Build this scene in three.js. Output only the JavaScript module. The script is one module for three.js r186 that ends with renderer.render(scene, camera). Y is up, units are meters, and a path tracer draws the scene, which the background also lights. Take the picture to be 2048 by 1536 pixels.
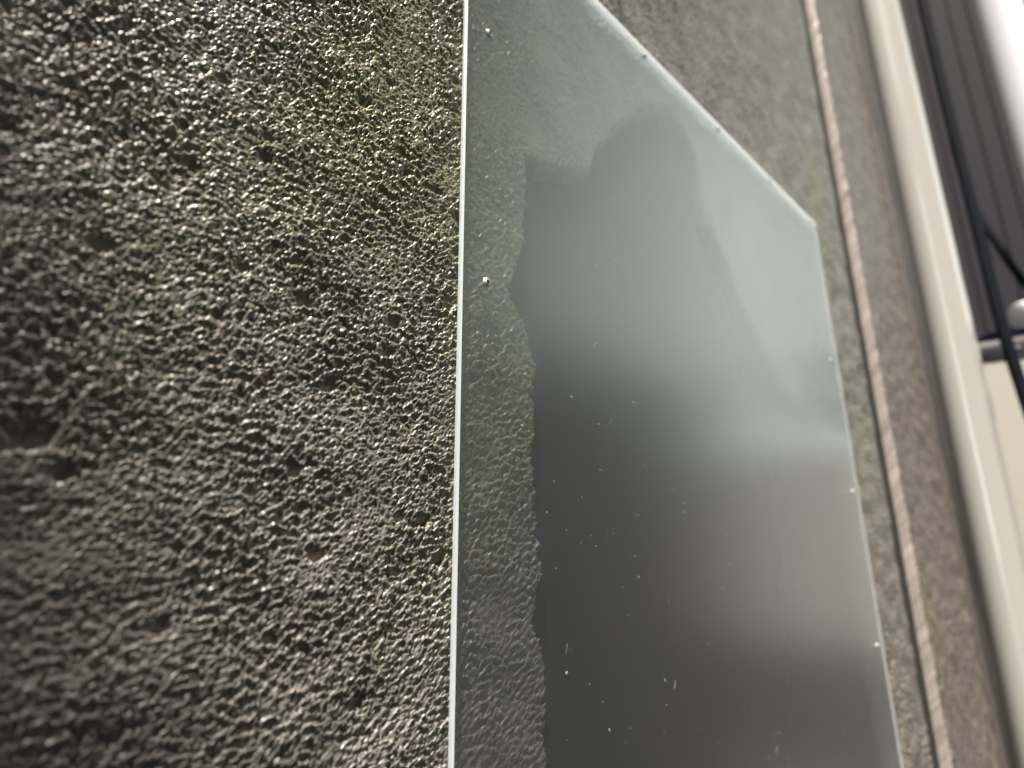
import * as THREE from 'three';
import { mergeGeometries } from 'three/addons/utils/BufferGeometryUtils.js';
import { RoundedBoxGeometry } from 'three/addons/geometries/RoundedBoxGeometry.js';

// ---------------------------------------------------------------- camera, sky, sun, exposure
const scene = new THREE.Scene();
const camera = new THREE.PerspectiveCamera(65.24, 4 / 3, 0.02, 400);
camera.position.set(0, 1.5, 0.331);
{
  const F = new THREE.Vector3(0.68146, 0.27286, -0.67909), R = new THREE.Vector3(0.70696, -0.00546, 0.70724), U = new THREE.Vector3(-0.18927, 0.96204, 0.19662);
  camera.quaternion.setFromRotationMatrix(new THREE.Matrix4().makeBasis(R, U, F.clone().negate()));
}
camera.focus = 0.44; camera.userData.fStop = 3.1;
const renderer = new THREE.WebGLRenderer({ antialias: true });
renderer.toneMapping = THREE.LinearToneMapping;
renderer.toneMappingExposure = 2.25;
renderer.shadowMap.enabled = true;

{ // pale hazy daylight sky, a little brighter towards the horizon
  const w = 128, h = 64, d = new Float32Array(w * h * 4);
  for (let j = 0; j < h; j++) for (let i = 0; i < w; i++) {
    const e = Math.max(0, Math.sin(((j + 0.5) / h - 0.5) * Math.PI)), k = (j * w + i) * 4;
    const b = 0.17 + 1.32 * (1 - e) ** 1.5;
    d[k] = b * 0.9; d[k + 1] = b; d[k + 2] = b * 0.915; d[k + 3] = 1;
  }
  const t = new THREE.DataTexture(d, w, h, THREE.RGBAFormat, THREE.FloatType);
  t.mapping = THREE.EquirectangularReflectionMapping; t.magFilter = t.minFilter = THREE.LinearFilter; t.needsUpdate = true;
  scene.background = t; scene.environment = t;
}
const sun = new THREE.DirectionalLight(0xfff4e6, 5);
sun.target.position.set(0.8, 1.6, 0); sun.position.set(0.8 - 0.345 * 12, 1.6 + 0.907 * 12, 0.236 * 12);
sun.castShadow = true; sun.shadow.radius = 5; sun.shadow.mapSize.set(2048, 2048);
Object.assign(sun.shadow.camera, { left: -6, right: 6, top: 6, bottom: -6, near: 0.5, far: 40 });
scene.add(sun, sun.target);

// ---------------------------------------------------------------- helpers
let seed = 7;
const rnd = () => { seed = (seed + 0x6d2b79f5) | 0; let t = Math.imul(seed ^ (seed >>> 15), 1 | seed); t = (t + Math.imul(t ^ (t >>> 7), 61 | t)) ^ t; return ((t ^ (t >>> 14)) >>> 0) / 4294967296; };
const P = new Uint8Array(512); { const a = [...Array(256).keys()]; for (let i = 255; i > 0; i--) { const j = Math.floor(rnd() * (i + 1)); [a[i], a[j]] = [a[j], a[i]]; } for (let i = 0; i < 512; i++) P[i] = a[i & 255]; }
const GX = new Float32Array(256), GY = new Float32Array(256); for (let i = 0; i < 256; i++) { const a = rnd() * Math.PI * 2; GX[i] = Math.cos(a); GY[i] = Math.sin(a); }
function noise(x, y) {                       // gradient noise, about -0.7 .. 0.7
  const xi = Math.floor(x), yi = Math.floor(y), fx = x - xi, fy = y - yi, X = xi & 255, Y = yi & 255;
  const u = fx * fx * fx * (fx * (fx * 6 - 15) + 10), v = fy * fy * fy * (fy * (fy * 6 - 15) + 10);
  const a = P[P[X] + Y], b = P[P[X + 1] + Y], c = P[P[X] + Y + 1], d = P[P[X + 1] + Y + 1];
  const n0 = GX[a] * fx + GY[a] * fy, n1 = GX[b] * (fx - 1) + GY[b] * fy, n2 = GX[c] * fx + GY[c] * (fy - 1), n3 = GX[d] * (fx - 1) + GY[d] * (fy - 1);
  return n0 + u * (n1 - n0) + v * (n2 - n0 + u * (n0 - n1 - n2 + n3));
}
const smooth = (a, b, x) => { const t = Math.min(1, Math.max(0, (x - a) / (b - a))); return t * t * (3 - 2 * t); };
const taken = new Map();
function numbered(name) { const n = taken.get(name) || 0; taken.set(name, n + 1); return n ? `${name}_${String(n).padStart(3, '0')}` : name; }
function thing(name, label, category, [x, y, z] = [0, 0, 0], group) {
  const o = new THREE.Group(); o.name = numbered(name); o.position.set(x, y, z); scene.add(o);
  o.userData = { label, category }; if (group) o.userData.group = group;
  return o;
}
function part(name, geometry, material, parent) {
  const m = new THREE.Mesh(geometry, material); m.name = name; m.castShadow = m.receiveShadow = true; parent.add(m); return m;
}
const box = (x0, x1, y0, y1, z0, z1) => new THREE.BoxGeometry(x1 - x0, y1 - y0, z1 - z0).translate((x0 + x1) / 2, (y0 + y1) / 2, (z0 + z1) / 2);
const std = (o) => new THREE.MeshStandardMaterial({ side: THREE.DoubleSide, ...o });
const rgb = (r, g, b) => new THREE.Color().setRGB(r, g, b);
function grainTexture(size, fn, srgb = false) {
  const d = new Uint8Array(size * size * 4);
  for (let j = 0; j < size; j++) for (let i = 0; i < size; i++) { const v = fn(i / size, j / size), k = (j * size + i) * 4; for (let c = 0; c < 3; c++) d[k + c] = 255 * Math.min(1, Math.max(0, Array.isArray(v) ? v[c] : v)); d[k + 3] = 255; }
  const t = new THREE.DataTexture(d, size, size); t.wrapS = t.wrapT = THREE.RepeatWrapping; t.magFilter = THREE.LinearFilter; t.minFilter = THREE.LinearMipmapLinearFilter; t.generateMipmaps = true;
  if (srgb) t.colorSpace = THREE.SRGBColorSpace; t.needsUpdate = true; return t;
}

// ---------------------------------------------------------------- the rough sprayed render of the wall
const pits = [[0.032, 1.551, 0.008, 0.007], [0.021, 1.545, 0.006, 0.005], [0.048, 1.536, 0.005, 0.004], [0.263, 1.679, 0.003, 0.006], [0.262, 1.686, 0.002, 0.005]];
for (let i = 0; i < 90; i++) pits.push([-0.05 + rnd() * 0.34, 1.3 + rnd() * 0.7, 0.0018 + rnd() * 0.0035, 0.002 + rnd() * 0.0035]);
function relief(u, v) {                      // metres
  const wx = noise(u * 55, v * 55) * 0.003, wy = noise(u * 48 + 31, v * 48 + 7) * 0.004, a = u + wx, b = v + wy;
  const m = 0.85 + 0.9 * noise(u * 17 + 2, v * 13), q = noise(a * 190, b * 270);
  let h = 0.0026 * noise(u * 24, v * 26) + m * (0.0021 * q + 0.0017 * (0.5 - Math.abs(noise(a * 300 + 9, b * 395))) * 2) + (0.0013 + 0.0008 * q) * noise(u * 520, v * 640);
  for (const [px, py, r, d] of pits) { const q = ((u - px) ** 2 + ((v - py) * 1.5) ** 2) / (r * r); if (q < 5) h -= d * Math.exp(-q); }
  return h;
}
function tint(u, v, out) {                   // dirty grey-brown coating, with algae grains; greenish glow around the panel painted in
  const g = 0.5 + 0.5 * noise(u * 300, v * 420) + 0.4 * noise(u * 90 + 5, v * 110) + 0.35 * noise(u * 14 + 3, v * 9);
  const k = 0.62 + 0.5 * Math.min(1.2, Math.max(0, g));
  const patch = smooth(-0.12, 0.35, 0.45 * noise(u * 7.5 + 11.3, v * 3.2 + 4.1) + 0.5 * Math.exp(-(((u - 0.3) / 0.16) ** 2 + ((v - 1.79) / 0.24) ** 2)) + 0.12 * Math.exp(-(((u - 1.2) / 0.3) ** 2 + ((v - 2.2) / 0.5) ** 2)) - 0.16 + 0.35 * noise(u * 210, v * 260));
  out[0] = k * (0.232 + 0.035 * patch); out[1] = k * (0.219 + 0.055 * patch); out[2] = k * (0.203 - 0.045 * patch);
}
const edgePts = [[0.351, 1.859], [0.368, 1.861], [0.387, 1.867], [0.42, 1.876], [0.452, 1.898], [0.456, 1.915], [0.468, 1.934], [0.49, 1.958], [0.515, 1.987], [0.545, 2.018], [0.575, 2.044], [0.61, 2.07], [0.641, 2.082], [0.68, 2.073], [0.706, 2.021], [0.713, 1.944], [0.763, 1.901], [0.799, 1.851], [0.853, 1.803], [0.93, 1.74], [1.04, 1.69], [1.15, 1.66], [1.163, 1.6], [1.163, 1.3], [1.163, 1.02],
  [0.37, 1.02], [0.365, 1.2], [0.363, 1.352], [0.363, 1.42], [0.35, 1.452], [0.362, 1.492], [0.358, 1.522], [0.353, 1.557], [0.353, 1.602], [0.359, 1.642], [0.355, 1.672], [0.336, 1.697], [0.326, 1.709], [0.343, 1.758], [0.349, 1.785], [0.3495, 1.82]];
function inCavity(u, v) {
  if (u < 0.3 || u > 1.2 || v < 1 || v > 2.12) return false;
  const x = u + 0.007 * noise(u * 80, v * 80) + 0.004 * noise(u * 230, v * 230), y = v + 0.007 * noise(u * 80 + 40, v * 80 + 3) + 0.004 * noise(u * 230 + 9, v * 230); let c = false;
  for (let i = 0, j = edgePts.length - 1; i < edgePts.length; j = i++) { const [xi, yi] = edgePts[i], [xj, yj] = edgePts[j]; if ((yi > y) !== (yj > y) && x < ((xj - xi) * (y - yi)) / (yj - yi) + xi) c = !c; }
  return c;
}
function rimDistance(u, v) {                 // metres to the broken rim
  let best = 1;
  for (let i = 0, j = edgePts.length - 1; i < edgePts.length; j = i++) { const [ax, ay] = edgePts[j], [bx, by] = edgePts[i], dx = bx - ax, dy = by - ay, t = Math.min(1, Math.max(0, ((u - ax) * dx + (v - ay) * dy) / (dx * dx + dy * dy))); best = Math.min(best, Math.hypot(u - ax - t * dx, v - ay - t * dy)); }
  return best;
}
// a relief sheet in the plane z = z0; fade brings the relief to nothing at the sheet's outer rim where it meets other pieces
function sheet(x0, x1, y0, y1, cell, z0, amp, hole, edit) {
  const nx = Math.round((x1 - x0) / cell), ny = Math.round((y1 - y0) / cell), W = nx + 1, pos = new Float32Array(W * (ny + 1) * 3), col = new Float32Array(pos.length), c = [0, 0, 0], inside = new Uint8Array(W * (ny + 1));
  for (let j = 0; j <= ny; j++) for (let i = 0; i <= nx; i++) {
    const u = x0 + ((x1 - x0) * i) / nx, v = y0 + ((y1 - y0) * j) / ny, n = j * W + i, k = n * 3;
    let bare = 0, x = u, z = z0 + amp * relief(u, v);
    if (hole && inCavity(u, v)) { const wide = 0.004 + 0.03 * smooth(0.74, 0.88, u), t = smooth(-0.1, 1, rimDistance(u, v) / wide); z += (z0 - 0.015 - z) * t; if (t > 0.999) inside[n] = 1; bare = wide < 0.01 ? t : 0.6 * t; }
    if (edit) [x, z] = edit(u, v, z, i, nx);
    pos[k] = x; pos[k + 1] = inside[n] ? v : v + 1.05 * (z - z0); pos[k + 2] = z; tint(u, v, c); if (bare > 0) for (let q = 0; q < 3; q++) c[q] += ([0.045, 0.044, 0.048][q] - c[q]) * bare; if (edit && i < 3) for (let q = 0; q < 3; q++) c[q] = [0.42, 0.41, 0.385][q] * (0.95 + 0.35 * noise(v * 30, 4.3)); col[k] = c[0]; col[k + 1] = c[1]; col[k + 2] = c[2];  // first columns of an edited sheet painted pale as the lit edge
  }
  const idx = [];
  for (let j = 0; j < ny; j++) for (let i = 0; i < nx; i++) {
    const a = j * W + i, b = a + 1, d = a + W, e = d + 1;
    if (inside[a] + inside[b] + inside[d] + inside[e] === 4) continue;
    idx.push(a, b, e, a, e, d);
  }
  const g = new THREE.BufferGeometry(); g.setAttribute('position', new THREE.BufferAttribute(pos, 3)); g.setAttribute('color', new THREE.BufferAttribute(col, 3)); g.setIndex(new THREE.BufferAttribute(new Uint32Array(idx), 1)); g.computeVertexNormals();
  return g;
}
const renderMat = std({ vertexColors: true, roughness: 0.32 });
const wall = thing('exterior_wall', 'rough grey-brown rendered exterior wall behind the translucent panel and pipes', 'wall');
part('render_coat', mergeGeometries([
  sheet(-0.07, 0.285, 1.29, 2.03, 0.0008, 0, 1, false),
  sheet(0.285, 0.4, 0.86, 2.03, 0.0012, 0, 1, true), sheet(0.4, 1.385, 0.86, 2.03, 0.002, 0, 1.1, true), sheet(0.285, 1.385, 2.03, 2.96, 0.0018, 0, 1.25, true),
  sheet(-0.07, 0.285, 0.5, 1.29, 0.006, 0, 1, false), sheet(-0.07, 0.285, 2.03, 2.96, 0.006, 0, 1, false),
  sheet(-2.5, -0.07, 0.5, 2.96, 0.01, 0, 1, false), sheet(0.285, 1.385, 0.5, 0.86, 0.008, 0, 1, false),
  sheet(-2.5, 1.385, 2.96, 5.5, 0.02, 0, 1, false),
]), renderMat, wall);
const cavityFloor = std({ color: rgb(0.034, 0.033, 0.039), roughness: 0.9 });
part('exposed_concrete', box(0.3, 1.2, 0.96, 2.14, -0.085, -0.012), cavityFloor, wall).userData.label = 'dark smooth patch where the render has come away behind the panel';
part('joint_sealant', box(1.37, 1.489, 0.5, 5.5, -0.09, -0.010), std({ color: rgb(0.022, 0.024, 0.018), roughness: 0.8 }), wall);
part('raised_strip', mergeGeometries([
  sheet(1.485, 1.93, 0.86, 3.3, 0.0025, 0.0085, 1.1, false, (u, v, z, i, nx) => { const e = 0.003 * noise(v * 30, 3) + 0.0014 * noise(v * 120, 5); return i === 0 ? [u + 0.4 * e, -0.045] : i === 1 ? [u - 0.0015 + e, 0.002] : i === 2 ? [u - 0.002 + 1.3 * e, 0.5 * z + 0.0035] : i === nx ? [u, -0.07] : [u, z]; }),
  sheet(1.485, 1.93, 0.5, 0.86, 0.012, 0.0085, 0.8, false), sheet(1.485, 1.93, 3.3, 5.5, 0.012, 0.0085, 0.8, false),
]), std({ vertexColors: true, color: rgb(0.86, 0.79, 0.79), roughness: 0.45 }), wall).userData.label = 'raised vertical band of render with its lit edge painted pale beside the dark joint';
part('recessed_render', sheet(1.93, 4.2, 0.5, 4.4, 0.009, -0.058, 0.8, false), std({ vertexColors: true, color: rgb(0.6, 0.54, 0.57), roughness: 0.85 }), wall);
part('wall_body', mergeGeometries([box(-2.5, 4.2, 0, 5.5, -0.26, -0.09), box(-2.5, 4.2, 0, 0.5, -0.09, 0), box(1.93, 4.2, 4.4, 5.5, -0.09, -0.05)]), std({ color: rgb(0.17, 0.155, 0.135), roughness: 0.85 }), wall);

// ---------------------------------------------------------------- the translucent panel screwed over the broken render
const panel = thing('translucent_panel', 'translucent greenish plastic panel screwed to the wall over broken render', 'panel', [0.268, 0.91, 0.0065]);
const PW = 0.911, PH = 1.22, PT = 0.004;
const panelMat = new THREE.MeshPhysicalMaterial({ color: rgb(0.92, 0.945, 0.96), transmission: 0.985, thickness: 0, roughness: 0.28, ior: 1.6, side: THREE.DoubleSide });
part('sheet', box(0.0014, PW - 0.003, 0.004, PH - 0.004, 0.0024, 0.0026), panelMat, panel);
function chamfered(w, h, x, y) {            // a polished border strip, bevelled towards the front
  const q = 0.0014, o = [[0, 0], [w, 0], [w, h], [0, h]], sx = x === 0 ? q : 0, ex = x > 0.5 ? q : 0, sy = y === 0 && w > h ? q : 0, ey = y > 0.5 ? q : 0;
  const f = [[sx, sy], [w - ex, sy], [w - ex, h - ey], [sx, h - ey]], v = [...o.map(([a, b]) => [a, b, 0]), ...o.map(([a, b]) => [a, b, PT - q]), ...f.map(([a, b]) => [a, b, PT])], p = [];
  const quad = (a, b, c, d) => { for (const k of [a, b, c, a, c, d]) p.push(v[k][0] + x, v[k][1] + y, v[k][2]); };
  quad(3, 2, 1, 0); quad(8, 9, 10, 11);
  for (let i = 0; i < 4; i++) { const j = (i + 1) % 4; quad(i, j, 4 + j, 4 + i); quad(4 + i, 4 + j, 8 + j, 8 + i); }
  const g = new THREE.BufferGeometry(); g.setAttribute('position', new THREE.Float32BufferAttribute(p, 3)); g.computeVertexNormals(); return g;
}
const sideMat = new THREE.MeshPhysicalMaterial({ color: rgb(0.84, 0.9, 0.95), roughness: 0.5, transmission: 0.5, thickness: 0, side: THREE.DoubleSide });
const edgeMat = new THREE.MeshPhysicalMaterial({ color: rgb(0.9, 0.95, 0.98), roughness: 0.9, transmission: 0.8, thickness: 0, side: THREE.DoubleSide });
for (const [a, b, c, d] of [[0, 0.0014, 0, PH], [PW - 0.003, PW, 0, PH], [0.0014, PW - 0.003, PH - 0.011, PH], [0.0014, PW - 0.003, 0, 0.004]]) part('cut_edge', chamfered(b - a, d - c, a, c), a === 0 ? sideMat : edgeMat, panel);
const steel = std({ color: rgb(0.84, 0.86, 0.88), roughness: 0.18, metalness: 0.1 }), slotMat = std({ color: rgb(0.02, 0.02, 0.02), roughness: 0.9 });
const head = new THREE.LatheGeometry([[0.0001, 0.0022], [0.0012, 0.0021], [0.0028, 0.0017], [0.0038, 0.0007], [0.0039, 0], [0.0012, 0], [0.0011, -0.012], [0.0001, -0.013]].map(([x, y]) => new THREE.Vector2(x, y)), 20).rotateX(Math.PI / 2);
const slot = new THREE.CylinderGeometry(0.0017, 0.0014, 0.0009, 14).rotateX(Math.PI / 2).translate(0, 0, 0.0019);
const screwAt = [[0.296, 1.955], [0.295, 1.708], [0.296, 1.21], [0.37, 2.116], [0.569, 2.118], [0.77, 2.12], [0.96, 2.121], [1.15, 2.12], [1.144, 1.836], [1.15, 1.356], [1.15, 1.6], [1.15, 1.1], [0.6, 0.925], [0.9, 0.925]];
for (const [x, y] of screwAt) {
  const s = part('screw', head, steel, panel); s.position.set(x - 0.268, y - 0.91, PT - 0.0016); s.rotation.set((rnd() - 0.5) * 0.3, (rnd() - 0.5) * 0.3, rnd() * 3);
  part('screw_socket', slot, slotMat, s);
}
{ // dust specks and fine scratches on the panel's face
  const g = []; const rec = [];
  for (let i = 0; i < 1100; i++) {
    const x = 0.04 + rnd() * 0.82, y = 0.1 + Math.pow(rnd(), 1.3) * 1.02, r = 0.00025 + 0.0009 * rnd() ** 4;
    g.push(new THREE.SphereGeometry(r, 6, 4).scale(1, 0.7 + rnd(), 0.25).rotateZ(rnd() * 3).translate(x, y, 0.0027));
  }
  for (let i = 0; i < 34; i++) {
    const x = 0.1 + rnd() * 0.5, y = 0.25 + rnd() * 0.5, a = rnd() * 6.3, l = 0.001 + rnd() * 0.004, b = a + (rnd() - 0.5) * 3;
    const c = new THREE.QuadraticBezierCurve3(new THREE.Vector3(x, y, 0.0027), new THREE.Vector3(x + Math.cos(a) * l, y + Math.sin(a) * l, 0.0027), new THREE.Vector3(x + Math.cos(a) * l + Math.cos(b) * l, y + Math.sin(a) * l + Math.sin(b) * l, 0.0027));
    g.push(new THREE.TubeGeometry(c, 8, 0.0001 + rnd() * 0.00008, 4));
  }
  const m = part('dust', mergeGeometries(g.map((q) => { q.deleteAttribute('uv'); return q; })), std({ color: rgb(0.55, 0.55, 0.54), roughness: 0.8, transparent: true, opacity: 0.45 }), panel); m.userData.kind = 'stuff';
}

// ---------------------------------------------------------------- pipes and cables at the right
const pvc = new THREE.MeshPhysicalMaterial({ color: rgb(0.48, 0.478, 0.457), roughness: 0.16, ior: 2.1, clearcoat: 1, clearcoatRoughness: 0.08 });
const whitePvc = new THREE.MeshPhysicalMaterial({ color: rgb(0.66, 0.68, 0.76), roughness: 0.3, clearcoat: 0.3, clearcoatRoughness: 0.25 });
const grey = std({ color: rgb(0.3, 0.29, 0.31), roughness: 0.5 }), black = new THREE.MeshPhysicalMaterial({ color: rgb(0.006, 0.008, 0.014), roughness: 0.8, specularIntensity: 0.25 }), navy = std({ color: rgb(0.02, 0.022, 0.07), roughness: 0.6 });
function tubeAlong(pts, r, n = 60, m = 10) { return new THREE.TubeGeometry(new THREE.CatmullRomCurve3(pts.map((p) => new THREE.Vector3(...p))), n, r, m, false); }
const drain = thing('drain_pipe', 'thick cream plastic drainpipe running straight up the wall', 'pipe', [2.02, 0, 0.083]);
part('pipe', new THREE.CylinderGeometry(0.055, 0.055, 5.4, 64).translate(0, 2.75, 0), pvc, drain);
for (const y of [0.55, 3.6]) part('pipe_clip', mergeGeometries([new THREE.CylinderGeometry(0.0575, 0.0575, 0.03, 40, 1, true).translate(0, y, 0), box(-0.012, 0.012, y - 0.012, y + 0.012, -0.1, -0.056)].map((g) => g.toNonIndexed())), grey, drain);
const vent = thing('vent_pipe', 'glossy bluish-white pipe at the top right, farther out than the cream drainpipe', 'pipe', [2.0, 0, 0.366]);
part('pipe', new THREE.CylinderGeometry(0.05, 0.05, 3.3, 48).translate(0, 3.75, 0), whitePvc, vent);
part('pipe_bracket', mergeGeometries([box(-0.015, 0.015, 4.2, 4.23, -0.39, -0.05), new THREE.CylinderGeometry(0.0525, 0.0525, 0.03, 40, 1, true).translate(0, 4.215, 0)].map((g) => g.toNonIndexed())), grey, vent);
part('elbow', tubeAlong([[0, 2.11, 0], [0, 2.02, -0.004], [0.03, 1.95, -0.02], [0.12, 1.93, -0.05], [0.3, 1.93, -0.1]], 0.05, 40, 24), whitePvc, vent);

const coverMat = std({ color: rgb(0.5, 0.49, 0.45), roughness: 0.5 });
const duct = thing('pipe_cover', 'cream plastic pipe cover ending below the navy band behind the drainpipe', 'pipe cover', [2.8, 0, 0]);
part('cover', new RoundedBoxGeometry(0.16, 2.2, 0.29, 4, 0.02).translate(0.08, 1.14, 0.14), coverMat, duct);
part('end_cap', new RoundedBoxGeometry(0.17, 0.05, 0.3, 4, 0.018).translate(0.08, 2.255, 0.14), grey, duct);
const wrapMat = std({ color: rgb(0.85, 0.85, 0.88), roughness: 0.6 });
const lines = thing('insulated_pipe_bend', 'white wrapped pipe end above a navy band at the right edge', 'pipe', [2.3, 2.19, 0.235]);
part('bend', tubeAlong([[0.03, 0.05, 0.34], [0.01, 0.03, 0.2], [0, 0.005, 0.06], [0, 0.0, 0]], 0.042, 30, 20), wrapMat, lines);
part('round_end', new THREE.SphereGeometry(0.043, 28, 18).scale(0.8, 1, 1), wrapMat, lines);
part('navy_band', tubeAlong([[0.02, -0.035, -0.22], [-0.02, -0.052, -0.1], [-0.04, -0.062, 0.0], [0.02, -0.06, 0.14]], 0.014, 30, 12), navy, lines);
part('grey_pipe', tubeAlong([[0.1, -0.075, -0.2], [0.08, -0.09, -0.08], [0.1, -0.1, 0.1]], 0.024, 24, 14), grey, lines);
const c1 = thing('black_cable', 'thick black cable hanging down between the drainpipe and the right edge', 'cable', [2.1, 0, 0.19]);
part('sheath', tubeAlong([[0.02, 4.6, -0.02], [0.0, 3.6, 0.0], [0, 2.9, -0.002], [0, 2.5, 0.0], [0, 2.1, 0.002], [0.01, 1.9, 0.012], [0.0, 1.6, 0.03], [0, 0.6, 0.03]], 0.0155, 90, 12), black, c1);
const c2 = thing('thin_black_cable', 'thin dark cable slanting away to the right from the thick black cable', 'cable', [2.12, 0, 0.19]);
part('sheath', tubeAlong([[0.0, 2.75, -0.01], [0.0, 2.52, 0.0], [0.0, 2.37, 0.032], [0.0, 2.23, 0.07], [0.02, 2.0, 0.16], [0.1, 1.7, 0.3]], 0.011, 60, 10), black, c2);

const siding = thing('siding_wall', 'dark purple-grey ribbed siding in shade behind the pipes', 'wall', [3.9, 0, 0]);
{
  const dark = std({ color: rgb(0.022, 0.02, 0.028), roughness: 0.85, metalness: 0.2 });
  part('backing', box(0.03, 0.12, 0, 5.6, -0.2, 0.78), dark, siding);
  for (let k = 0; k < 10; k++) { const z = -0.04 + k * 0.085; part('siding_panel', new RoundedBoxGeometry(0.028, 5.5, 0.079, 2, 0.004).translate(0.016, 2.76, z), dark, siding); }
}

// ---------------------------------------------------------------- the far side of the passage (seen only as reflections in the panel)
const ground = new THREE.Mesh(new THREE.PlaneGeometry(300, 300).rotateX(-Math.PI / 2), std({ color: rgb(0.16, 0.155, 0.15), roughness: 0.9 }));
ground.name = 'ground'; ground.userData.kind = 'structure'; ground.receiveShadow = true; scene.add(ground);
const shed = thing('opposite_wall', 'dark concrete block wall on the far side of the passage', 'wall', [0, 0, 1.7]);
{
  const conc = [0.05, 0.06, 0.07].map((v) => std({ color: rgb(v, v * 0.96, v * 1.1), roughness: 0.9 }));
  part('core', box(1.92, 3.9, 0, 2.55, 0.03, 0.16), conc[0], shed);
  const blk = new RoundedBoxGeometry(0.39, 0.19, 0.05, 1, 0.006);
  for (let r = 0; r < 13; r++) for (let k = 0; k < 5 - (r % 2); k++) part('block', blk, conc[Math.floor(rnd() * 3)], shed).position.set(2.13 + k * 0.4 + (r % 2) * 0.2, 0.1 + r * 0.2, 0.02);
}

const block = thing('opposite_building', 'plain grey building on the far side of the passage behind the viewer', 'building', [0, 0, 1.72]);
part('facade', box(-9, 1.85, 0, 6.2, 0, 0.25), std({ color: rgb(0.12, 0.12, 0.118), roughness: 0.85 }), block);
part('parapet', box(-9.05, 1.9, 6.2, 6.32, -0.04, 0.3), std({ color: rgb(0.2, 0.2, 0.195), roughness: 0.8 }), block);
for (const x of [-5.5, -2.6, 0.2]) {
  const f = part('window', mergeGeometries([box(x - 0.45, x + 0.45, 3.4, 3.45, -0.03, -0.002), box(x - 0.45, x + 0.45, 4.45, 4.5, -0.03, -0.002), box(x - 0.45, x - 0.4, 3.45, 4.45, -0.03, -0.002), box(x + 0.4, x + 0.45, 3.45, 4.45, -0.03, -0.002)]), grey, block);
  part('pane', box(x - 0.4, x + 0.4, 3.45, 4.45, -0.015, -0.003), std({ color: rgb(0.03, 0.035, 0.04), roughness: 0.1 }), f);
}
const slab = thing('added_shade_slab', 'unseen concrete slab added high above the left end to shade the wall', 'added_blocker', [0, 5.0, 0.02]);  // unseen slab, added to throw soft shade on the far left wall
part('slab', box(-2.4, -1.32, 0, 0.16, 0, 1.3), std({ color: rgb(0.3, 0.29, 0.28), roughness: 0.85 }), slab);
part('slab_lip', box(-2.41, -1.31, -0.03, 0, 1.24, 1.31), std({ color: rgb(0.25, 0.245, 0.24), roughness: 0.85 }), slab);
const pale = thing('pale_wall', 'pale painted wall closing the passage at its far end', 'wall', [5.0, 0, 0.9]);
part('face', box(0, 0.12, 0.85, 2.3, 0, 1.5), std({ color: rgb(0.58, 0.565, 0.55), roughness: 0.8 }), pale);
part('plinth', box(-0.02, 0.14, 0, 0.85, -0.01, 1.51), std({ color: rgb(0.08, 0.075, 0.075), roughness: 0.8 }), pale);

scene.traverse((o) => { if (o.isMesh) o.castShadow = o.receiveShadow = true; });
renderer.render(scene, camera);
